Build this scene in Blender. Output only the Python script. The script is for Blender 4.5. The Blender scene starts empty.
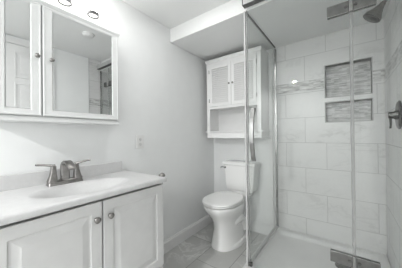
import bpy, bmesh, math, random
from mathutils import Vector, Matrix
random.seed(4)
S = bpy.context.scene
COL = S.collection

# ------------------------------------------------------------------ camera
cam_data = bpy.data.cameras.new('camera')
cam_data.sensor_width = 36.0
cam_data.lens = 194.5 / 402 * 36.0
cam_data.clip_start = 0.02
cam = bpy.data.objects.new('camera', cam_data)
COL.objects.link(cam)
R = Matrix(((0.8017, 0.0120, 0.5977), (0.5977, 0.0025, -0.8017), (-0.0111, 0.9999, -0.0052)))
cam.matrix_world = Matrix.Translation((1.44, 0, 1.15)) @ R.to_4x4()
S.camera = cam

# ------------------------------------------------------------------ world, exposure
W = bpy.data.worlds.new('world'); S.world = W
W.use_nodes = True
W.node_tree.nodes['Background'].inputs[0].default_value = (1, 1, 1, 1)
W.node_tree.nodes['Background'].inputs[1].default_value = 0.5
S.view_settings.view_transform = 'Standard'
S.view_settings.look = 'None'
S.view_settings.gamma = 1
S.view_settings.use_curve_mapping = False
S.view_settings.exposure = -0.20

LAMP_E = 15.0          # vanity lamp shades
# each ceiling light: x, y, watts; the second is added as flash-like fill
DOWNS = [(0.575, 0.93, 3.4), (0.60, -1.6, 76.0)]
for i, (x, y, w) in enumerate(DOWNS):
    ld = bpy.data.lights.new('downlight_and_fill_lamp', 'AREA')
    ld.shape = 'DISK'; ld.size = 0.08; ld.energy = w
    lo = bpy.data.objects.new('downlight_and_fill_lamp', ld)
    lo.location = (x, y, 2.2375); COL.objects.link(lo)

# ------------------------------------------------------------------ materials
def mat(name, col=(.8, .8, .8), rough=.5, metal=0.0, emit=None, spec=None):
    m = bpy.data.materials.new(name); m.use_nodes = True
    p = m.node_tree.nodes['Principled BSDF']
    p.inputs['Base Color'].default_value = (*col, 1)
    p.inputs['Roughness'].default_value = rough
    p.inputs['Metallic'].default_value = metal
    if spec is not None: p.inputs['Specular IOR Level'].default_value = spec
    if emit:
        p.inputs['Emission Color'].default_value = (1, .985, .96, 1)
        p.inputs['Emission Strength'].default_value = emit
    return m

class NB:
    def __init__(s, m):
        s.t = m.node_tree; s.p = s.t.nodes['Principled BSDF']
    def n(s, typ, **kw):
        x = s.t.nodes.new(typ)
        for k, v in kw.items(): setattr(x, k, v)
        return x
    def l(s, a, b): s.t.links.new(a, b)

def noisy(m, col_a, col_b, scale, detail=3, bump=0.0, bscale=None):
    b = NB(m)
    tc = b.n('ShaderNodeTexCoord'); no = b.n('ShaderNodeTexNoise')
    no.inputs['Scale'].default_value = scale; no.inputs['Detail'].default_value = detail
    b.l(tc.outputs['Object'], no.inputs['Vector'])
    r = b.n('ShaderNodeValToRGB')
    r.color_ramp.elements[0].position = .35; r.color_ramp.elements[1].position = .65
    r.color_ramp.elements[0].color = (*col_a, 1); r.color_ramp.elements[1].color = (*col_b, 1)
    b.l(no.outputs['Fac'], r.inputs['Fac']); b.l(r.outputs['Color'], b.p.inputs['Base Color'])
    if bump:
        n2 = b.n('ShaderNodeTexNoise'); n2.inputs['Scale'].default_value = bscale or scale
        b.l(tc.outputs['Object'], n2.inputs['Vector'])
        bp = b.n('ShaderNodeBump'); bp.inputs['Strength'].default_value = bump
        bp.inputs['Distance'].default_value = .002
        b.l(n2.outputs['Fac'], bp.inputs['Height']); b.l(bp.outputs['Normal'], b.p.inputs['Normal'])
    return m

def swizzle(b, axes, offs):
    """world position -> (a-offa, b-offb, 0)"""
    g = b.n('ShaderNodeNewGeometry'); sp = b.n('ShaderNodeSeparateXYZ'); cb = b.n('ShaderNodeCombineXYZ')
    b.l(g.outputs['Position'], sp.inputs[0])
    for k in range(2):
        mt = b.n('ShaderNodeMath', operation='SUBTRACT')
        b.l(sp.outputs['XYZ'.index(axes[k])], mt.inputs[0]); mt.inputs[1].default_value = offs[k]
        b.l(mt.outputs[0], cb.inputs[k])
    return g, cb.outputs[0]

def brick(b, vec, w, h, mortar, c1, c2, cm, off=.5, smooth=.1):
    t = b.n('ShaderNodeTexBrick'); t.offset = off; t.offset_frequency = 2; t.squash = 1
    for k, v in (('Scale', 1), ('Mortar Size', mortar), ('Mortar Smooth', smooth), ('Bias', 0), ('Brick Width', w), ('Row Height', h)):
        t.inputs[k].default_value = v
    t.inputs['Color1'].default_value = (*c1, 1); t.inputs['Color2'].default_value = (*c2, 1)
    t.inputs['Mortar'].default_value = (*cm, 1)
    b.l(vec, t.inputs['Vector'])
    return t

def marble_tile(name, axes, offs, w, h, base, vein, grout, rough=.3, mortar=.0017, vscale=3.0, stretch=(1, 1, 2.2), amt=.42, bump=.3):
    m = mat(name, base, rough); b = NB(m)
    g, vec = swizzle(b, axes, offs)
    t = brick(b, vec, w, h, mortar, (0, 0, 0), (1, 1, 1), (.5, .5, .5))
    # each tile gets its own piece of marble: shift the noise by the tile's random value
    mp = b.n('ShaderNodeMapping'); mp.inputs['Scale'].default_value = stretch
    mp.inputs['Rotation'].default_value = (.35, .25, .3)
    b.l(g.outputs['Position'], mp.inputs['Vector'])
    ad = b.n('ShaderNodeVectorMath', operation='ADD'); sc = b.n('ShaderNodeVectorMath', operation='SCALE')
    b.l(t.outputs['Color'], sc.inputs[0]); sc.inputs['Scale'].default_value = 7
    b.l(mp.outputs[0], ad.inputs[0]); b.l(sc.outputs[0], ad.inputs[1])
    n1 = b.n('ShaderNodeTexNoise'); n1.inputs['Scale'].default_value = vscale
    n1.inputs['Detail'].default_value = 6; n1.inputs['Roughness'].default_value = .55; n1.inputs['Distortion'].default_value = .9
    b.l(ad.outputs[0], n1.inputs['Vector'])
    # thin vein where the noise crosses one half
    s = b.n('ShaderNodeMath', operation='SUBTRACT'); s.inputs[1].default_value = .5; b.l(n1.outputs['Fac'], s.inputs[0])
    a = b.n('ShaderNodeMath', operation='ABSOLUTE'); b.l(s.outputs[0], a.inputs[0])
    mr = b.n('ShaderNodeMapRange'); mr.inputs[1].default_value = 0; mr.inputs[2].default_value = .035
    mr.inputs[3].default_value = amt; mr.inputs[4].default_value = 0; b.l(a.outputs[0], mr.inputs[0])
    n2 = b.n('ShaderNodeTexNoise'); n2.inputs['Scale'].default_value = vscale * .8; n2.inputs['Detail'].default_value = 4
    b.l(ad.outputs[0], n2.inputs['Vector'])
    r2 = b.n('ShaderNodeMapRange'); r2.inputs[1].default_value = .42; r2.inputs[2].default_value = .68
    r2.inputs[3].default_value = 0; r2.inputs[4].default_value = 1; b.l(n2.outputs['Fac'], r2.inputs[0])
    mu = b.n('ShaderNodeMath', operation='MULTIPLY'); b.l(mr.outputs[0], mu.inputs[0]); b.l(r2.outputs[0], mu.inputs[1])
    cl = b.n('ShaderNodeMath', operation='MULTIPLY_ADD'); b.l(r2.outputs[0], cl.inputs[0]); cl.inputs[1].default_value = .28 * amt
    b.l(mu.outputs[0], cl.inputs[2])
    mx = b.n('ShaderNodeMix', data_type='RGBA'); b.l(cl.outputs[0], mx.inputs['Factor'])
    mx.inputs[6].default_value = (*base, 1); mx.inputs[7].default_value = (*vein, 1)
    mg = b.n('ShaderNodeMix', data_type='RGBA'); b.l(t.outputs['Fac'], mg.inputs['Factor'])
    b.l(mx.outputs[2], mg.inputs[6]); mg.inputs[7].default_value = (*grout, 1)
    b.l(mg.outputs[2], b.p.inputs['Base Color'])
    rr = b.n('ShaderNodeMapRange'); rr.inputs[3].default_value = rough; rr.inputs[4].default_value = .8
    b.l(t.outputs['Fac'], rr.inputs[0]); b.l(rr.outputs[0], b.p.inputs['Roughness'])
    iv = b.n('ShaderNodeMath', operation='SUBTRACT'); iv.inputs[0].default_value = 1; b.l(t.outputs['Fac'], iv.inputs[1])
    bp = b.n('ShaderNodeBump'); bp.inputs['Strength'].default_value = bump; bp.inputs['Distance'].default_value = .002
    b.l(iv.outputs[0], bp.inputs['Height']); b.l(bp.outputs['Normal'], b.p.inputs['Normal'])
    return m

def mosaic(name, axes, offs):
    m = mat(name, (.5, .5, .5), .3); b = NB(m)
    g, vec = swizzle(b, axes, offs)
    t = brick(b, vec, .062, .0095, .0006, (.36, .36, .355), (.72, .72, .715), (.52, .52, .51), off=.37)
    no = b.n('ShaderNodeTexNoise'); no.inputs['Scale'].default_value = 26; no.inputs['Detail'].default_value = 3
    mp = b.n('ShaderNodeMapping'); mp.inputs['Scale'].default_value = (.5, .5, 1.6)
    b.l(g.outputs['Position'], mp.inputs['Vector']); b.l(mp.outputs[0], no.inputs['Vector'])
    mx = b.n('ShaderNodeMix', data_type='RGBA', blend_type='OVERLAY'); mx.inputs['Factor'].default_value = .45
    b.l(t.outputs['Color'], mx.inputs[6])
    r = b.n('ShaderNodeValToRGB'); r.color_ramp.elements[0].position = .35; r.color_ramp.elements[1].position = .65
    r.color_ramp.elements[0].color = (.2, .2, .2, 1); r.color_ramp.elements[1].color = (.75, .75, .75, 1)
    b.l(no.outputs['Fac'], r.inputs['Fac']); b.l(r.outputs['Color'], mx.inputs[7])
    b.l(mx.outputs[2], b.p.inputs['Base Color'])
    return m

def glass_mat(name, tint):
    m = bpy.data.materials.new(name); m.use_nodes = True
    t = m.node_tree
    for n in list(t.nodes):
        if n.type != 'OUTPUT_MATERIAL': t.nodes.remove(n)
    out = [n for n in t.nodes if n.type == 'OUTPUT_MATERIAL'][0]
    tr = t.nodes.new('ShaderNodeBsdfTransparent'); tr.inputs[0].default_value = (*tint, 1)
    gl = t.nodes.new('ShaderNodeBsdfGlossy'); gl.inputs['Roughness'].default_value = 0
    g = t.nodes.new('ShaderNodeNewGeometry')
    d = t.nodes.new('ShaderNodeVectorMath'); d.operation = 'DOT_PRODUCT'
    t.links.new(g.outputs['Incoming'], d.inputs[0]); t.links.new(g.outputs['Normal'], d.inputs[1])
    def mth(op, a, bv=None):
        x = t.nodes.new('ShaderNodeMath'); x.operation = op
        for i, v in enumerate((a, bv)):
            if v is None: continue
            if isinstance(v, (int, float)): x.inputs[i].default_value = v
            else: t.links.new(v, x.inputs[i])
        return x.outputs[0]
    c = mth('ABSOLUTE', d.outputs['Value'])
    f = mth('POWER', mth('SUBTRACT', 1.0, c), 5.0)
    f = mth('ADD', mth('MULTIPLY', f, .55), .03)
    mx = t.nodes.new('ShaderNodeMixShader')
    t.links.new(f, mx.inputs[0]); t.links.new(tr.outputs[0], mx.inputs[1]); t.links.new(gl.outputs[0], mx.inputs[2])
    t.links.new(mx.outputs[0], out.inputs['Surface'])
    return m

PAINT = noisy(mat('wall_paint', rough=.55), (.845, .855, .853), (.86, .87, .868), 9, bump=.05, bscale=180)
CEILP = noisy(mat('ceiling_paint', rough=.6), (.86, .868, .863), (.875, .88, .875), 6, bump=.05, bscale=160)
WHITE = noisy(mat('white_trim_paint', rough=.35), (.80, .80, .795), (.82, .82, .815), 14)
CABW = noisy(mat('white_cabinet_paint', rough=.32), (.89, .89, .885), (.905, .905, .90), 16)
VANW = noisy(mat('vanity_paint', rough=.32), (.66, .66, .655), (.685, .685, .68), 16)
MEDW = noisy(mat('mirror_cabinet_paint', rough=.3), (.74, .75, .745), (.76, .77, .765), 16)
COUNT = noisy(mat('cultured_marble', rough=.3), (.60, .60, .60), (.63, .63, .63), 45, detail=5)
PORC = noisy(mat('porcelain', rough=.08), (.88, .88, .87), (.90, .90, .89), 5)
SEATW = mat('seat_plastic', (.90, .90, .89), .2)
NICK = noisy(mat('brushed_nickel', rough=.28, metal=1), (.27, .26, .25), (.33, .32, .31), 60)
CHROME = noisy(mat('chrome', rough=.16, metal=1), (.36, .36, .355), (.42, .42, .415), 40)
DARKM = noisy(mat('dark_gunmetal', rough=.25, metal=1), (.13, .13, .125), (.17, .17, .165), 40)
ALU = noisy(mat('satin_aluminium', rough=.4, metal=.5), (.56, .56, .56), (.62, .62, .62), 40)
SEAL = mat('clear_edge_seal', (.36, .365, .36), .3)
SEAL.node_tree.nodes['Principled BSDF'].inputs['Alpha'].default_value = .5
POST = noisy(mat('pale_post', rough=.45), (.50, .50, .50), (.54, .54, .54), 30)
PLATE = noisy(mat('hinge_metal', rough=.2, metal=1), (.20, .20, .195), (.25, .25, .245), 40)
BLACK = mat('dark_gap', (.03, .03, .03), .6)
GASK = mat('dark_gasket', (.12, .12, .12), .5)
MIRR = mat('mirror', (.80, .81, .81), .0, 1.0)
OUTL = mat('outlet_plastic', (.84, .84, .83), .3)
OUTD = mat('outlet_slot', (.18, .18, .18), .5)
TRAY = noisy(mat('shower_acrylic', rough=.35), (.70, .70, .695), (.73, .73, .725), 8)
GLASS = glass_mat('clear_glass', (.965, .972, .968))
SHADE = mat('lit_opal_glass', (.9, .9, .9), .4, emit=LAMP_E)
DIFF = mat('lit_diffuser', (.9, .9, .9), .4, emit=.9)
LED = mat('lit_downlight_lens', (.9, .9, .9), .4, emit=14)
FLOOR = marble_tile('floor_tile', 'YX', (.81, .01), .61, .305, (.48, .48, .465), (.72, .72, .705), (.25, .25, .245), rough=.3, mortar=.0028, vscale=2.8, stretch=(1, 1, 1), amt=.9)
TB, TV, TG = (.72, .72, .715), (.44, .44, .435), (.40, .40, .395)
TILE_BL = marble_tile('back_tile_low', 'XZ', (.1955, .04), .365, .255, TB, TV, TG)
TILE_BU = marble_tile('back_tile_high', 'XZ', (.1955, 1.685), .365, .255, TB, TV, TG)
TILE_RL = marble_tile('side_tile_low', 'YZ', (.29, .04), .365, .255, TB, TV, TG)
TILE_RU = marble_tile('side_tile_high', 'YZ', (.29, 1.685), .365, .255, TB, TV, TG)
MOS_B = mosaic('mosaic_back', 'XZ', (.03, 1.588))
MOS_R = mosaic('mosaic_side', 'YZ', (.03, 1.588))
MOS_N = mosaic('mosaic_niche', 'XZ', (.05, 1.262))

# ------------------------------------------------------------------ mesh helpers
def box(bm, x0, x1, y0, y1, z0, z1, mi=0):
    vs = [bm.verts.new((x, y, z)) for z in (z0, z1) for y in (y0, y1) for x in (x0, x1)]
    for q in ((0, 2, 3, 1), (4, 5, 7, 6), (0, 1, 5, 4), (2, 6, 7, 3), (0, 4, 6, 2), (1, 3, 7, 5)):
        f = bm.faces.new([vs[i] for i in q]); f.material_index = mi
    return vs

def B(*a):
    bm = bmesh.new()
    for q in (a if isinstance(a[0], (tuple, list)) else [a]): box(bm, *q)
    return bm

def loft(bm, rings, cap=True, closed=True):
    R_ = [[bm.verts.new(p) for p in r] for r in rings]
    n = len(R_[0])
    for i in range(len(R_) - 1):
        for k in range(n if closed else n - 1):
            bm.faces.new((R_[i][k], R_[i][(k + 1) % n], R_[i + 1][(k + 1) % n], R_[i + 1][k]))
    if cap:
        bm.faces.new(R_[0][::-1]); bm.faces.new(R_[-1])
    return R_

def frame_axes(d):
    d = Vector(d).normalized()
    u = d.cross(Vector((0, 0, 1)))
    if u.length < 1e-3: u = Vector((1, 0, 0))
    u.normalize(); return u, d.cross(u).normalized()

def lathe(bm, origin, axis, prof, n=24):
    """prof: (distance along axis, radius)"""
    u, v = frame_axes(axis); a = Vector(axis).normalized(); o = Vector(origin)
    loft(bm, [[o + a * t + (u * math.cos(2 * math.pi * k / n) + v * math.sin(2 * math.pi * k / n)) * max(r, 1e-4) for k in range(n)] for t, r in prof])

def tube(bm, pts, rad, n=12, flat=1.0):
    pts = [Vector(p) for p in pts]
    rads = rad if isinstance(rad, (list, tuple)) else [rad] * len(pts)
    rings = []; pu = None
    for i, p in enumerate(pts):
        d = pts[min(i + 1, len(pts) - 1)] - pts[max(i - 1, 0)]
        if pu is None: u, v = frame_axes(d)
        else:
            dn = d.normalized(); u = (pu - dn * pu.dot(dn)).normalized(); v = dn.cross(u).normalized()
        pu = u
        rings.append([p + (u * math.cos(2 * math.pi * k / n) + v * flat * math.sin(2 * math.pi * k / n)) * rads[i] for k in range(n)])
    loft(bm, rings)

def bez(p0, p1, p2, p3, n=12):
    r = []
    for i in range(n + 1):
        t = i / n
        r.append(tuple((1 - t) ** 3 * a + 3 * (1 - t) ** 2 * t * b + 3 * (1 - t) * t * t * c + t ** 3 * d for a, b, c, d in zip(p0, p1, p2, p3)))
    return r

def wpos(o):
    p = Vector((0, 0, 0))
    while o is not None: p += o.location; o = o.parent
    return p

def obj(name, bm, m, parent=None, bevel=0.0, seg=2, smooth=None, sub=0, label=None):
    bmesh.ops.recalc_face_normals(bm, faces=bm.faces)
    off = wpos(parent)
    bmesh.ops.translate(bm, verts=bm.verts, vec=-off)
    me = bpy.data.meshes.new(name); bm.to_mesh(me); bm.free()
    for mm in (m if isinstance(m, (list, tuple)) else [m]): me.materials.append(mm)
    o = bpy.data.objects.new(name, me); COL.objects.link(o)
    if parent: o.parent = parent
    if bevel:
        b = o.modifiers.new('bevel', 'BEVEL'); b.width = bevel; b.segments = seg; b.limit_method = 'ANGLE'; b.angle_limit = math.radians(40)
        b.harden_normals = False
    if sub:
        s = o.modifiers.new('subdivision', 'SUBSURF'); s.levels = sub; s.render_levels = sub
    if smooth is not None:
        for p in me.polygons: p.use_smooth = True
        try: me.set_sharp_from_angle(angle=math.radians(smooth))
        except Exception: pass
    if label: o['label'] = label
    return o

def tag(o, label, cat, group=None):
    o['label'] = label; o['category'] = cat
    if group: o['group'] = group
    return o

def thing(name, label, cat, loc, group=None):
    o = bpy.data.objects.new(name, None); COL.objects.link(o)
    o.location = loc; o.empty_display_size = .05
    return tag(o, label, cat, group)

def struct(name, bm, m, **kw):
    o = obj(name, bm, m, **kw); o['kind'] = 'structure'; return o

# ------------------------------------------------------------------ the room shell
XR, YB, YF, ZC, ZS = 1.705, 2.22, -2.60, 2.245, 2.105
struct('floor', B(-.1, XR + .1, YF - .1, YB + .2, -.1, 0), FLOOR)
struct('wall_left', B(-.1, 0, YF - .1, YB + .2, 0, ZC + .1), PAINT)
struct('wall_front', B(0, XR, YF - .1, YF, 0, ZC + .1), PAINT)
struct('ceiling', B(0, XR, YF, 1.42, ZC, ZC + .1), CEILP)
struct('trim_1', B(0, XR, 1.42, YB + .2, ZS, ZC + .1), CEILP, bevel=.003)      # dropped ceiling over toilet and shower
struct('wall_right', B((XR, XR + .1, YF, 1.25, 0, ZC + .1)), PAINT)
XT = .79                                                                        # the tile begins here on the back wall
struct('wall_back', B(0, XT, YB, YB + .12, 0, ZS), PAINT)
# tiled part of the back wall, with the two compartments of the niche left open
nx0, nx1, z0, z1, z2, z3 = 1.285, 1.623, 1.262, 1.447, 1.498, 1.800
bm = bmesh.new()
T = .12
def bt(x0, x1, a, b, mi): box(bm, x0, x1, YB, YB + T, a, b, mi)
for xa, xb in ((XT, nx0), (nx1, XR)):
    bt(xa, xb, 0, 1.588, 0); bt(xa, xb, 1.588, 1.685, 1); bt(xa, xb, 1.685, ZS, 2)
bt(nx0, nx1, 0, z0, 0); bt(nx0, nx1, z1, z2, 3); bt(nx0, nx1, z3, ZS, 2)
box(bm, nx0, nx1, YB + .085, YB + T, z0, z1, 4); box(bm, nx0, nx1, YB + .085, YB + T, z2, z3, 4)
NSH = noisy(mat('niche_shelf', rough=.3), (.72, .72, .715), (.76, .76, .755), 12)
struct('wall_shower_back', bm, [TILE_BL, MOS_B, TILE_BU, NSH, MOS_N])
bm = bmesh.new()
for a, b, mi in ((0, 1.588, 0), (1.588, 1.685, 1), (1.685, ZC + .1, 2)): box(bm, XR, XR + .1, 1.25, YB + .12, a, b, mi)
struct('wall_shower_side', bm, [TILE_RL, MOS_R, TILE_RU])
# metal edge that frames the niche openings
bm = bmesh.new(); e = .007
for za, zb in ((z0, z1), (z2, z3)):
    box(bm, nx0 - e, nx0, YB - .003, YB + .06, za - e, zb + e); box(bm, nx1, nx1 + e, YB - .003, YB + .06, za - e, zb + e)
    box(bm, nx0, nx1, YB - .003, YB + .06, zb, zb + e); box(bm, nx0, nx1, YB - .003, YB + .06, za - e, za)
NE = mat('niche_edge', (.42, .42, .415), .35)
struct('trim_2', bm, NE)
struct('trim_3', B(XT - .038, XT - .002, YB - .022, YB, 0, 2.06), WHITE, bevel=.003)   # white strip where paint meets tile
struct('trim_4', B(XR - .006, XR, 1.244, 1.25, 0, ZC), ALU)                            # tile edge on the side wall
bm = bmesh.new()
loft(bm, [[(0.0, y, 0), (.015, y, 0), (.015, y, .098), (.011, y, .108), (.009, y, .118), (0.0, y, .121)] for y in (.90, YB)])
struct('baseboard_left', bm, WHITE)

# panelled door in the right wall, seen in the mirror
dy0, dy1 = .04, .78
bm = B(XR - .012, XR - .001, dy0, dy1, .01, 2.155)
d1 = struct('door_1', bm, WHITE)
bm = bmesh.new()
for ya, yb in ((dy0 + .10, dy0 + .32), (dy1 - .30, dy1 - .095)):
    for za, zb in ((.22, .85), (1.0, 1.745), (1.80, 2.085)):
        w = .018
        for r in ((ya, yb, za, za + w), (ya, yb, zb - w, zb), (ya, ya + w, za + w, zb - w), (yb - w, yb, za + w, zb - w)):
            box(bm, XR - .021, XR - .012, *r)
        box(bm, XR - .017, XR - .012, ya + .05, yb - .05, za + .05, zb - .05)
obj('panel_moulding', bm, WHITE, d1, bevel=.004)
bm = bmesh.new()
lathe(bm, (XR - .012, .10, .96), (-1, 0, 0), [(0, .026), (.006, .026), (.008, .010), (.028, .010), (.034, .022), (.048, .026), (.058, .018), (.060, 0)])
obj('door_knob', bm, NICK, d1, smooth=40)
bm = B((XR - .018, XR, dy0 - .065, dy0 - .004, 0, 2.22), (XR - .018, XR, dy1 + .004, dy1 + .065, 0, 2.22), (XR - .018, XR, dy0 - .004, dy1 + .004, 2.16, 2.22))
struct('trim_5', bm, WHITE, bevel=.004)

# ------------------------------------------------------------------ vanity
VY0, VY1, VM = .085, .899, .489
van = thing('vanity_cabinet', 'white two-door bathroom vanity cabinet with raised panels under the sink top', 'cabinet', (.22, VM, 0))
XF = .434
bm = B((.004, XF, VY0, VY0 + .018, 0, .83), (.004, XF, VY1 - .018, VY1, 0, .83),
       (.004, .016, VY0 + .018, VY1 - .018, .05, .83), (.016, XF, VY0 + .018, VY1 - .018, .27, .288))
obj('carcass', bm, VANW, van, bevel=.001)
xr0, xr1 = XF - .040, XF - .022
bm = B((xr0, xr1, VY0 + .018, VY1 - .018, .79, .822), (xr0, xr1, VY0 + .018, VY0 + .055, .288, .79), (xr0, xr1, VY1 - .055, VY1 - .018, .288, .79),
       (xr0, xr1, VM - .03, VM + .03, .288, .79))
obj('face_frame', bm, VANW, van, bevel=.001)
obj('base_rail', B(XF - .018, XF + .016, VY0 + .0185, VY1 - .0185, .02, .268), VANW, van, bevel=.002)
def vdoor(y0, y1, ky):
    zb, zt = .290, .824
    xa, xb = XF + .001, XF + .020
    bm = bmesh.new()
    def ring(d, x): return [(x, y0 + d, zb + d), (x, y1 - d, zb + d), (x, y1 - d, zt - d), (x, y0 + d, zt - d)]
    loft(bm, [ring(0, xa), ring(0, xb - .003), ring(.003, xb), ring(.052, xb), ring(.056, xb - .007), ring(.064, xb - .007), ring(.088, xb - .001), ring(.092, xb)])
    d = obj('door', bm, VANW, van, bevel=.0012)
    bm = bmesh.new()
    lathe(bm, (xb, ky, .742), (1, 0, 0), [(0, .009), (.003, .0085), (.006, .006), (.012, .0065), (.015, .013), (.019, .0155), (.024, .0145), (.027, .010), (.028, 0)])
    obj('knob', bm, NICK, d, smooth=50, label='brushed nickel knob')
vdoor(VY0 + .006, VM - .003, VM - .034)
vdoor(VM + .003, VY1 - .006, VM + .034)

# sink top with moulded bowl
TY0, TY1, TXF, TZ = .075, .904, .476, .872
vt = thing('bathroom_sink', 'glossy white vanity top with moulded oval sink bowl', 'sink', (.24, VM, .842))
bm = bmesh.new()
NX, NY = 72, 110
def top_z(x, y):
    r = math.hypot((x - .272) / .150, (y - VM) / .250)
    z = TZ
    if r < 1: z -= .065 * (.5 + .5 * math.cos(math.pi * r ** 1.5)) ** .8
    dd = min(TXF - x, TY1 - y, y - TY0)
    rr = .012
    if dd < rr: z -= rr - math.sqrt(max(0, rr * rr - (rr - dd) ** 2))
    return z
def spaced(a, b, n, two=True):
    out = [a + (b - a) * i / n for i in range(n + 1)]
    ex = [b - .0005, b - .002, b - .005, b - .009]
    if two: ex += [a + .0005, a + .002, a + .005, a + .009]
    return sorted(set(out + ex))
xs = spaced(.003, TXF, NX, False); ys = spaced(TY0, TY1, NY)
G = [[bm.verts.new((x, y, top_z(x, y))) for y in ys] for x in xs]
for i in range(len(xs) - 1):
    for j in range(len(ys) - 1): bm.faces.new((G[i][j], G[i + 1][j], G[i + 1][j + 1], G[i][j + 1]))
edge = [G[i][0] for i in range(len(xs))] + [G[-1][j] for j in range(1, len(ys))] + [G[i][-1] for i in range(len(xs) - 2, -1, -1)] + [G[0][j] for j in range(len(ys) - 2, 0, -1)]
low = [bm.verts.new((v.co.x, v.co.y, .842)) for v in edge]
lin = [bm.verts.new((min(max(v.co.x, .02), TXF - .03), min(max(v.co.y, TY0 + .03), TY1 - .03), .842)) for v in edge]
n = len(edge)
for i in range(n):
    k = (i + 1) % n
    bm.faces.new((edge[i], low[i], low[k], edge[k]))
    try: bm.faces.new((low[i], lin[i], lin[k], low[k]))
    except Exception: pass
obj('countertop', bm, COUNT, vt, smooth=50)
obj('backsplash', B(.003, .021, TY0, .858, TZ - .002, .951), COUNT, vt, bevel=.004, seg=3)
bm = bmesh.new(); lathe(bm, (.272, VM, TZ - .066), (0, 0, 1), [(0, .022), (.003, .022), (.005, .016), (.0051, 0)])
obj('sink_drain', bm, NICK, vt, smooth=40)

# faucet
FX, FY = .092, .447
fa = thing('faucet', 'brushed nickel two-handle faucet with arched spout behind the sink bowl', 'faucet', (FX, FY, TZ))
def rrect(cx, cy, hx, hy, z, n=5, r=.3):
    pts = []
    for q, (sx, sy) in enumerate(((1, 1), (-1, 1), (-1, -1), (1, -1))):
        rr = r * min(hx, hy)
        for k in range(n + 1):
            a = math.pi / 2 * (q + k / n)
            pts.append((cx + sx * (hx - rr) + rr * math.cos(a), cy + sy * (hy - rr) + rr * math.sin(a), z))
    return pts
zt = TZ + .0005
bm = bmesh.new()
loft(bm, [rrect(FX, FY, .030, .090, zt), rrect(FX, FY, .029, .089, zt + .006), rrect(FX, FY, .024, .082, zt + .020), rrect(FX, FY, .021, .078, zt + .024)])
obj('base_plate', bm, NICK, fa, smooth=40)
for s in (-1, 1):
    bm = bmesh.new()
    yc = FY + s * .062
    loft(bm, [rrect(FX, yc + s * .004, .022, .023, zt + .020), rrect(FX, yc, .018, .018, zt + .045), rrect(FX, yc - s * .002, .014, .013, zt + .075), rrect(FX, yc - s * .003, .0125, .0115, zt + .100), rrect(FX, yc - s * .003, .012, .011, zt + .108)])
    h = obj('handle', bm, NICK, fa, smooth=40)
    bm = bmesh.new()
    ylo = yc - s * .010
    pts = bez((FX, ylo, zt + .111), (FX, ylo + s * .03, zt + .113), (FX, ylo + s * .05, zt + .122), (FX + .004, ylo + s * .088, zt + .124))
    tube(bm, pts, [.012, .012, .0118, .0115, .011, .0105, .010, .0098, .0096, .0095, .0095, .0095, .008], 10, .62)
    obj('lever', bm, NICK, h, smooth=50)
bm = bmesh.new()
def sp_ring(c, d, hw, ht):
    d = Vector(d).normalized(); u = Vector((0, 1, 0)); v = d.cross(u).normalized()
    c = Vector(c); r = []
    for a, b in ((1, .6), (.75, 1), (-.75, 1), (-1, .6), (-1, -.6), (-.75, -1), (.75, -1), (1, -.6)):
        r.append(c + u * hw * a + v * ht * b)
    return r
path = [(FX - .004, FY, zt + .020), (FX - .006, FY, zt + .06), (FX - .005, FY, zt + .095)] + bez((FX - .004, FY, zt + .100), (FX, FY, zt + .128), (FX + .03, FY, zt + .131), (FX + .055, FY, zt + .123), 8) + [(FX + .085, FY, zt + .108), (FX + .100, FY, zt + .093)]
rings = []
for i, p in enumerate(path):
    d = Vector(path[min(i + 1, len(path) - 1)]) - Vector(path[max(i - 1, 0)])
    t = i / (len(path) - 1)
    rings.append(sp_ring(p, d, .023 - .003 * t, .014 - .006 * t))
loft(bm, rings)
obj('spout', bm, NICK, fa, smooth=35)

# paper holder on the vanity's end, only its finial shows above the sink top
ph = thing('paper_holder', 'small dark nickel holder post peeking out past the sink top corner', 'paper holder', (.40, VY1, .80))
bm = bmesh.new()
lathe(bm, (.402, VY1 + .0005, .80), (0, 1, 0), [(0, .022), (.004, .022), (.008, .014), (.009, 0)])
obj('mount_plate', bm, NICK, ph, smooth=40)
bm = bmesh.new()
tube(bm, bez((.402, VY1 + .008, .80), (.402, VY1 + .028, .80), (.402, VY1 + .030, .82), (.402, VY1 + .030, .862)), .007, 12)
obj('post', bm, NICK, ph, smooth=50)
bm = bmesh.new()
lathe(bm, (.402, VY1 + .030, .860), (0, 0, 1), [(0, .008), (.002, .020), (.010, .024), (.018, .021), (.025, .013), (.028, .004), (.0285, 0)])
obj('finial', bm, NICK, ph, smooth=50)

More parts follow.
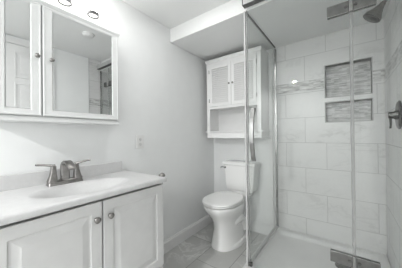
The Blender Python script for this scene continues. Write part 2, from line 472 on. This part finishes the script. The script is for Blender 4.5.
# ------------------------------------------------------------------ mirrored cabinet
mc = thing('mirror_cabinet', 'white wall cabinet with two mirrored doors above the sink', 'cabinet', (.06, .45, 1.232))
CY0, CY1, CX = .138, .766, .120
obj('carcass', B(.002, CX, CY0, CY1, 1.258, 1.862), MEDW, mc, bevel=.002)
bm = bmesh.new()
def ringz(g, z, y1=CY1, y0=CY0, x1=CX): return [(.002, y0 - g, z), (x1 + g, y0 - g, z), (x1 + g, y1 + g, z), (.002, y1 + g, z)]
loft(bm, [ringz(.006, 1.862), ringz(.010, 1.868), ringz(.013, 1.874), ringz(.016, 1.880), ringz(.016, 1.888)])
obj('crown_moulding', bm, MEDW, mc)
bm = bmesh.new()
loft(bm, [ringz(.006, 1.230), ringz(.010, 1.234), ringz(.010, 1.248), ringz(.008, 1.256), ringz(.004, 1.258)])
obj('base_moulding', bm, MEDW, mc)
def mdoor(y0, y1, ky, kz, zb=1.262, zt=1.860, st=.046):
    xa, xb = CX + .001, CX + .020
    bm = bmesh.new()
    def ring(d, x): return [(x, y0 + d, zb + d), (x, y1 - d, zb + d), (x, y1 - d, zt - d), (x, y0 + d, zt - d)]
    st2 = .040
    def ring2(d, x): return [(x, y0 + d + (st - st2), zb + d - .006), (x, y1 - d - (st - st2), zb + d - .006), (x, y1 - d - (st - st2), zt - d + .022), (x, y0 + d + (st - st2), zt - d + .022)]
    R1 = [ring(0, xa), ring(0, xb - .004), ring(.004, xb), ring(.008, xb), ring(.010, xb - .002), ring2(st2 - .006, xb - .002), ring2(st2 - .003, xb - .003), ring2(st2, xb - .011)]
    rr = loft(bm, R1, cap=False)
    bm.faces.new(rr[0][::-1]); bm.faces.new(rr[-1])
    d = obj('door', bm, MEDW, mc)
    m0, m1 = y0 + st, y1 - st
    bm = B(xb - .0105, xb - .008, m0 + .001, m1 - .001, zb + st2 - .005, zt - st2 + .021)
    obj('mirror', bm, MIRR, d, label='silvered mirror pane')
    bm = bmesh.new()
    lathe(bm, (xb - .002, ky, kz), (1, 0, 0), [(0, .008), (.003, .0075), (.006, .005), (.011, .0055), (.014, .010), (.017, .0115), (.021, .010), (.0235, .006), (.024, 0)])
    obj('knob', bm, NICK, d, smooth=50, label='brushed nickel knob')
mdoor(CY0 + .004, .3255, .306, 1.576)
mdoor(.3305, CY1 - .002, .3685, 1.571)

# ------------------------------------------------------------------ vanity lamp
vl = thing('vanity_light', 'wall light bar with lit white glass shades above the mirror cabinet', 'wall lamp', (0, .442, 2.12))
obj('back_plate', B(.001, .022, .20, .69, 2.125, 2.185), CHROME, vl, bevel=.004)
for yc in (.283, .442, .601):
    bm = bmesh.new()
    tube(bm, bez((.022, yc, 2.155), (.07, yc, 2.16), (.12, yc, 2.16), (.12, yc, 2.105)), .008, 12)
    arm = obj('arm', bm, CHROME, vl, smooth=50)
    bm = bmesh.new()
    lathe(bm, (.12, yc, 1.943), (0, 0, 1), [(.012, .002), (.012, .029), (.014, .031), (.06, .032), (.150, .032), (.164, .026), (.168, .010), (.1685, 0)])
    sh = obj('lamp_shade', bm, SHADE, vl, smooth=50, label='lit white glass shade')
    bm = bmesh.new()
    n = 28
    prof = [(.0290, 1.937), (.0352, 1.937), (.0352, 1.957), (.0325, 1.957), (.0325, 1.951), (.0290, 1.951)]
    rings = [[(.12 + r * math.cos(2 * math.pi * k / n), yc + r * math.sin(2 * math.pi * k / n), z) for k in range(n)] for r, z in prof]
    rr = loft(bm, rings, cap=False)
    for k in range(n): bm.faces.new((rr[5][k], rr[5][(k + 1) % n], rr[0][(k + 1) % n], rr[0][k]))
    obj('rim', bm, GASK, sh, smooth=40, label='dark metal rim')
    bm = bmesh.new(); lathe(bm, (.12, yc, 1.943), (0, 0, 1), [(0, .0), (.0005, .0287), (.004, .0287), (.0045, .0)])
    obj('diffuser', bm, DIFF, sh, smooth=40)

# room downlight, plus a fill light added behind the camera that glints in the shower glass
for i, (x, y, w) in enumerate(DOWNS):
    dl = thing('downlight_and_fill', 'round lit downlight in the white room ceiling, the rear one added as fill', 'ceiling light', (x, y, ZC), 'recessed downlights of the room ceiling')
    bm = bmesh.new(); lathe(bm, (x, y, ZC - .0005), (0, 0, -1), [(0, .062), (.003, .062), (.005, .050), (.0051, 0)])
    obj('trim_ring', bm, WHITE, dl, smooth=40)
    bm = bmesh.new(); lathe(bm, (x, y, ZC - .0056), (0, 0, -1), [(0, .046), (.001, .046), (.0011, 0)])
    obj('lens', bm, LED, dl, smooth=40)
sd = thing('smoke_detector', 'small round white detector on the ceiling, seen in the right mirror', 'detector', (1.03, .955, ZC))
bm = bmesh.new(); lathe(bm, (1.03, .955, ZC - .0005), (0, 0, -1), [(0, .06), (.008, .06), (.012, .056)])
obj('base', bm, WHITE, sd, smooth=40)
bm = bmesh.new(); lathe(bm, (1.03, .955, ZC - .0125), (0, 0, -1), [(0, .052), (.012, .048), (.018, .036), (.0185, 0)])
obj('cap', bm, WHITE, sd, smooth=40)

# ------------------------------------------------------------------ outlet
oy, oz = 1.038, 1.095
ou = thing('wall_outlet', 'white duplex outlet plate on the left wall beyond the vanity', 'outlet', (0, oy, oz))
obj('cover_plate', B(.0005, .006, oy - .036, oy + .036, oz - .058, oz + .058), OUTL, ou, bevel=.002)
for dz in (-.021, .021):
    bm = bmesh.new(); lathe(bm, (.006, oy, oz + dz), (1, 0, 0), [(0, .0165), (.002, .0165), (.0021, 0)])
    f = obj('receptacle', bm, mat('receptacle', (.72, .72, .71), .35), ou, smooth=40)
    obj('slots', B((.0081, .0085, oy - .007, oy - .0045, oz + dz - .002, oz + dz + .008), (.0081, .0085, oy + .0045, oy + .007, oz + dz - .002, oz + dz + .008), (.0081, .0085, oy - .002, oy + .002, oz + dz - .010, oz + dz - .006)), OUTD, f)

# ------------------------------------------------------------------ wall cabinet over the toilet
wc = thing('wall_cabinet', 'white louvered two-door cabinet with open shelf above the toilet tank', 'cabinet', (.408, 2.10, 1.112))
KX0, KX1, KYF, KYB = .070, .746, 1.976, 2.2195
KZB, KZM, KZT = 1.125, 1.470, 2.020
obj('side_panel', B(KX0, KX0 + .018, KYF + .004, KYB, KZB + .055, KZT), CABW, wc, bevel=.001)
obj('side_panel', B(KX1 - .018, KX1, KYF + .004, KYB, KZB + .055, KZT), CABW, wc, bevel=.001)
obj('back_panel', B(KX0 + .018, KX1 - .018, KYB - .010, KYB, KZB + .06, KZT), CABW, wc)
obj('shelf_board', B(KX0 + .018, KX1 - .018, KYF + .006, KYB - .010, KZM, KZM + .018), CABW, wc)
obj('shelf_board', B(KX0 + .018, KX1 - .018, KYF + .006, KYB - .010, KZT - .018, KZT), CABW, wc)
bm = B((KX0, KX0 + .042, KYF - .008, KYF + .004, KZB + .055, KZT), (KX1 - .042, KX1, KYF - .008, KYF + .004, KZB + .055, KZT),
       (KX0 + .042, KX1 - .042, KYF - .008, KYF + .004, 1.985, KZT), (KX0 + .042, KX1 - .042, KYF - .008, KYF + .004, 1.460, 1.488))
obj('face_frame', bm, CABW, wc, bevel=.0012)
bm = B((.050, .768, 1.955, KYB, KZB + .055, KZB + .067), (KX0, KX1, KYF - .006, KYF + .010, 1.112, KZB + .055),
       (KX0, KX0 + .016, KYF + .010, KYB, 1.112, KZB + .055), (KX1 - .016, KX1, KYF + .010, KYB, 1.112, KZB + .055),
       (KX0 + .016, KX1 - .016, KYF + .010, KYB, 1.118, 1.130))
obj('bottom_shelf', bm, CABW, wc, bevel=.0015)
bm = bmesh.new()
def cr(g, z): return [(KX0 - g, KYF - .008 - g, z), (KX1 + g, KYF - .008 - g, z), (KX1 + g, KYB, z), (KX0 - g, KYB, z)]
loft(bm, [cr(0, KZT), cr(.004, KZT + .004), cr(.009, KZT + .014), cr(.013, KZT + .020), cr(.013, KZT + .034)])
obj('cornice', bm, CABW, wc)
def ldoor(x0, x1, kx, hx):
    ya, yb = KYF - .006, KYF + .008
    za, zb = 1.490, 1.983
    ya = KYF - .016; yb = KYF - .0085
    s = .036
    bm = B((x0, x0 + s, ya, yb, za, zb), (x1 - s, x1, ya, yb, za, zb), (x0 + s, x1 - s, ya, yb, za, za + .034), (x0 + s, x1 - s, ya, yb, zb - .046, zb))
    d = obj('door', bm, CABW, wc, bevel=.0012)
    bm = bmesh.new()
    zlo, zhi = za + .036, zb - .048
    N = 18; p = (zhi - zlo) / N
    for i in range(N):
        z = zlo + p * i
        loft(bm, [[(x, ya - .003, z + .0005), (x, ya + .0005, z - .001), (x, yb + .003, z + p * .93), (x, yb + .001, z + p * .99)] for x in (x0 + s + .0006, x1 - s - .0006)])
    obj('louver_panel', bm, CABW, d)
    bm = bmesh.new()
    lathe(bm, (kx, ya, 1.733), (0, -1, 0), [(0, .006), (.003, .0045), (.008, .005), (.011, .010), (.016, .011), (.020, .007), (.021, 0)])
    obj('knob', bm, NICK, d, smooth=50, label='small nickel knob')
    for hz in (1.56, 1.91):
        bm = bmesh.new(); tube(bm, [(hx, ya - .003, hz - .022), (hx, ya - .003, hz + .022)], .0038, 10)
        obj('hinge', bm, NICK, d, smooth=50, label='nickel hinge barrel')
ldoor(.114, .4065, .386, .112)
ldoor(.4095, .702, .431, .704)

# ------------------------------------------------------------------ toilet
to = thing('toilet', 'white two-piece toilet with closed lid against the back wall', 'toilet', (.44, 1.85, 0))
TCX = .416
def egg(yf, yb, hw, z, n=48, cx=TCX, q=.52, sx=.85, sy=.92):
    ym = yf + (yb - yf) * q
    r = []
    for k in range(n):
        a = 2 * math.pi * k / n
        s, c = math.sin(a), math.cos(a)
        ly = (ym - yf) if c > 0 else (yb - ym)
        r.append((cx + hw * math.copysign(abs(s) ** sx, s), ym - ly * math.copysign(abs(c) ** sy, c), z))
    return r
bm = bmesh.new()
loft(bm, [egg(1.640, 2.12, .150, 0, cx=.396), egg(1.638, 2.12, .151, .012, cx=.396), egg(1.646, 2.12, .145, .03, cx=.396), egg(1.652, 2.12, .132, .12, cx=.400), egg(1.648, 2.12, .120, .20, cx=.408),
          egg(1.628, 2.11, .123, .27, cx=.411), egg(1.595, 2.10, .138, .325), egg(1.555, 2.08, .160, .370), egg(1.523, 2.06, .176, .408), egg(1.511, 2.04, .183, .435), egg(1.510, 2.03, .184, .450), egg(1.517, 2.03, .180, .456)])
bowl = obj('bowl', bm, PORC, to, smooth=60)
# the trapway and foot at the side
bm = bmesh.new()
for s in (-1, 1):
    tube(bm, bez((TCX + s * .075, 1.80, .24), (TCX + s * .095, 1.88, .30), (TCX + s * .105, 1.97, .28), (TCX + s * .10, 2.04, .12), 10), [.04, .048, .052, .054, .054, .052, .05, .05, .05, .05, .05], 14)
obj('trapway', bm, PORC, to, smooth=60)
bm = bmesh.new()
loft(bm, [egg(1.70, 2.15, .150, 0, q=.6, sx=.6), egg(1.70, 2.15, .150, .028, q=.6, sx=.6), egg(1.715, 2.14, .138, .045, q=.6, sx=.6)])
obj('foot', bm, PORC, to, smooth=50)
for s in (-1, 1):
    bm = bmesh.new(); lathe(bm, (TCX + s * .128, 1.90, .040), (0, 0, 1), [(0, .014), (.010, .013), (.018, .007), (.019, 0)])
    obj('bolt_cap', bm, SEATW, to, smooth=50)
bm = bmesh.new()
loft(bm, [egg(1.56, 1.99, .145, .4565, q=.50), egg(1.56, 1.99, .145, .4705, q=.50), egg(1.502, 2.00, .184, .471, q=.50), egg(1.502, 2.00, .184, .478, q=.50), egg(1.505, 2.00, .182, .481, q=.50)])
obj('seat', bm, SEATW, to, smooth=40)
bm = bmesh.new()
loft(bm, [egg(1.506, 1.992, .181, .4835, q=.50), egg(1.500, 1.995, .185, .487, q=.50), egg(1.500, 1.995, .185, .494, q=.50), egg(1.506, 1.99, .180, .500, q=.50), egg(1.54, 1.965, .153, .5035, q=.50), egg(1.62, 1.89, .09, .5055, q=.50)])
obj('lid', bm, SEATW, to, smooth=40)
for s in (-1, 1):
    bm = bmesh.new(); tube(bm, [(TCX + s * .09, 1.997, .480), (TCX + s * .05, 1.997, .480)], .012, 12)
    obj('lid_hinge', bm, SEATW, to, smooth=40)
TX = .452
bm = bmesh.new()
def tk(hw, y0, z, g=.0, r=.22, yb=2.205):
    return rrect(TX, (y0 + yb) / 2, hw, (yb - y0) / 2, z, 5, r)
loft(bm, [tk(.150, 2.045, .505), tk(.165, 2.036, .520), tk(.174, 2.030, .60), tk(.184, 2.024, .70), tk(.193, 2.020, .795)])
obj('tank', bm, PORC, to, smooth=45)
bm = bmesh.new()
loft(bm, [tk(.196, 2.013, .797), tk(.204, 2.006, .802), tk(.206, 2.004, .818), tk(.203, 2.007, .828), tk(.192, 2.02, .834), tk(.15, 2.05, .836)])
obj('tank_lid', bm, PORC, to, smooth=45)
obj('tank_neck', B(TX - .10, TX + .10, 2.05, 2.19, .44, .5055), PORC, to, bevel=.01)
bm = bmesh.new()
lathe(bm, (TX - .165, 2.020, .765), (0, -1, 0), [(-.004, .011), (.006, .011), (.009, .008), (.0091, 0)])
tube(bm, bez((TX - .165, 2.012, .765), (TX - .185, 2.008, .768), (TX - .205, 2.006, .772), (TX - .222, 2.012, .760)), [.006] * 10 + [.007, .008, .006], 10)
obj('flush_lever', bm, DARKM, to, smooth=50, label='dark metal flush lever')

# ------------------------------------------------------------------ shower tray
GX, GY = .825, 1.41
st = thing('shower_tray', 'pale shower tray with raised rim behind the glass', 'shower tray', (1.25, 1.79, 0))
bm = bmesh.new()
tx0, tx1, ty0, ty1 = XT, XR - .001, 1.355, YB - .0125
ty1 = YB - .001
def rr_(d, z): return rrect((tx0 + tx1) / 2, (ty0 + ty1) / 2, (tx1 - tx0) / 2 - d, (ty1 - ty0) / 2 - d, z, 6, .12)
def sq(d, z): return rrect((tx0 + tx1) / 2, (ty0 + ty1) / 2, (tx1 - tx0) / 2 - d, (ty1 - ty0) / 2 - d, z, 6, .03)
loft(bm, [sq(0, 0), sq(0, .128), sq(.006, .135), sq(.062, .135), rr_(.070, .131), rr_(.085, .112), rr_(.105, .103), rr_(.25, .099)])
obj('basin', bm, TRAY, st, smooth=40)
bm = bmesh.new()
lathe(bm, (1.41, 1.90, .0985), (0, 0, 1), [(0, .055), (.005, .055), (.007, .048), (.0071, 0)])
obj('drain', bm, DARKM, st, smooth=40, label='round dark metal drain')

# ------------------------------------------------------------------ shower enclosure
en = thing('shower_enclosure', 'frameless clear glass shower enclosure with hinged door and grey metal fittings', 'shower enclosure', (GX, GY, .135))
g = .004
side = obj('side_pane', B(GX - g, GX + g, GY + .012, YB - .012, .152, 2.096), GLASS, en)
door = obj('glass_door', B(GX + .020, 1.462, GY - g, GY + g, .158, 2.108), GLASS, en)
fix = obj('fixed_pane', B(1.479, XR - .014, GY - g, GY + g, .152, 2.108), GLASS, en)
# corner post: pale edge seals of door and side pane
obj('corner_post', B((GX - .010, GX + .0035, GY - .006, GY + .0115, .152, 2.1)), POST, en, bevel=.002)
obj('door_seal', B(GX + .012, GX + .0195, GY - .005, GY + .005, .158, 2.1), SEAL, door, bevel=.001)
obj('pane_seal', B(1.4625, 1.4785, GY - .005, GY + .005, .158, 2.1), SEAL, fix, bevel=.001)
obj('wall_channel', B(GX - .011, GX + .011, YB - .020, YB - .0005, .138, 2.085), CHROME, en, bevel=.001)
obj('wall_channel', B(XR - .018, XR - .0005, GY - .010, GY + .010, .138, 2.1), CHROME, en, bevel=.001)
obj('ceiling_channel', B(GX - .006, GX + .006, GY + .012, YB - .021, 2.0965, 2.1045), GASK, en)
obj('sill_track', B((GX - .010, GX + .010, GY + .012, YB - .021, .1355, .152)), POST, en, bevel=.0015)
obj('sill_track', B((GX + .014, XR - .019, GY - .010, GY + .010, .1355, .150)), ALU, en, bevel=.0015)
obj('header_bar', B(.830, XR - .0005, 1.358, 1.402, 2.122, 2.172), ALU, en, bevel=.002)
obj('header_gasket', B(.831, XR - .0005, 1.360, 1.400, 2.1165, 2.1215), GASK, en)
obj('header_cap', B(.826, .8295, 1.357, 1.403, 2.1165, 2.174), DARKM, en)
obj('corner_bracket', B(GX + .0045, GX + .034, GY - .014, GY + .014, .1505, .178), DARKM, en, bevel=.003, label='dark corner bracket at the foot of the door')
obj('corner_bracket', B(GX - .014, GX + .014, GY + .013, GY + .035, .1525, .176), DARKM, en, bevel=.003)
for zc in (1.876, .421):
    hb = obj('hinge', B(1.356, 1.580, GY - .016, GY - .0065, zc - .033, zc + .033), PLATE, en, bevel=.003, label='long grey metal hinge plate')
    obj('clamp_plate', B(1.356, 1.580, GY + .0065, GY + .014, zc - .030, zc + .030), PLATE, hb, bevel=.003)
    bm = bmesh.new(); lathe(bm, (1.470, GY - .017, zc - .036), (0, 0, 1), [(0, .010), (.002, .012), (.070, .012), (.072, .010)])
    obj('hinge_barrel', bm, CHROME, hb, smooth=40)
    for dx in (-.022, .022):
        bm = bmesh.new(); lathe(bm, (1.470 + dx, GY - .016, zc), (0, -1, 0), [(0, .008), (.003, .007), (.0031, 0)], 16)
        obj('screw_cap', bm, DARKM, hb, smooth=40)
# bowed strap handle
bm = bmesh.new()
N = 22; rings = []
for i in range(N + 1):
    t = i / N; z = .952 + .392 * t
    off = .014 + .030 * math.sin(math.pi * t) ** .8
    w = .017; y = GY - g - off
    xm = .888 - .004 * math.sin(math.pi * t)
    rings.append([(xm - w, y + .005, z), (xm - w + .003, y - .004, z), (xm + w - .003, y - .004, z), (xm + w, y + .005, z)])
loft(bm, rings)
hd = obj('door_handle', bm, CHROME, door, smooth=40, label='bowed flat chrome pull handle')
for z in (.966, 1.330):
    bm = bmesh.new(); lathe(bm, (.888, GY - g - .0002, z), (0, -1, 0), [(0, .012), (.018, .010)])
    obj('handle_post', bm, CHROME, door, smooth=40)

# ------------------------------------------------------------------ shower head and valve on the tiled side wall
sh = thing('wall_shower', 'chrome shower head on short arm from the tiled side wall', 'shower head', (XR, 1.68, 2.03))
bm = bmesh.new(); lathe(bm, (XR - .0005, 1.68, 2.012), (-1, 0, 0), [(0, .030), (.004, .030), (.010, .018), (.011, 0)])
obj('wall_flange', bm, CHROME, sh, smooth=40)
bm = bmesh.new(); tube(bm, bez((XR - .010, 1.68, 2.012), (XR - .04, 1.68, 2.012), (1.665, 1.68, 2.002), (1.640, 1.68, 1.975)), .0105, 14)
obj('arm', bm, CHROME, sh, smooth=50)
ax = Vector((-.60, 0, -.80)).normalized()
bm = bmesh.new(); lathe(bm, Vector((1.640, 1.68, 1.975)), ax, [(-.004, .012), (.004, .016), (.014, .016), (.020, .019), (.040, .026), (.060, .036), (.080, .049), (.092, .053), (.098, .053)])
obj('spray_cone', bm, NICK, sh, smooth=40)
bm = bmesh.new(); lathe(bm, Vector((1.640, 1.68, 1.975)) + ax * .0985, ax, [(0, .050), (.003, .048), (.004, .044), (.0041, 0)])
obj('spray_face', bm, DARKM, sh, smooth=40, label='dark spray face')

vv = thing('shower_valve', 'round dark metal shower valve with lever on the tiled side wall', 'shower valve', (XR, 1.68, 1.26))
bm = bmesh.new(); lathe(bm, (XR - .0005, 1.68, 1.26), (-1, 0, 0), [(0, .088), (.004, .088), (.010, .080), (.012, .04), (.0121, 0)], 36)
obj('escutcheon', bm, DARKM, vv, smooth=40)
bm = bmesh.new(); lathe(bm, (XR - .0125, 1.68, 1.26), (-1, 0, 0), [(0, .030), (.010, .027), (.016, .022), (.034, .022), (.038, .019), (.0381, 0)])
obj('valve_stem', bm, DARKM, vv, smooth=40)
bm = bmesh.new()
loft(bm, [rrect(XR - .041, 1.68, .006, .008, 1.242), rrect(XR - .041, 1.68, .005, .007, 1.20), rrect(XR - .043, 1.68, .005, .007, 1.178)])
obj('lever', bm, DARKM, vv, smooth=40)
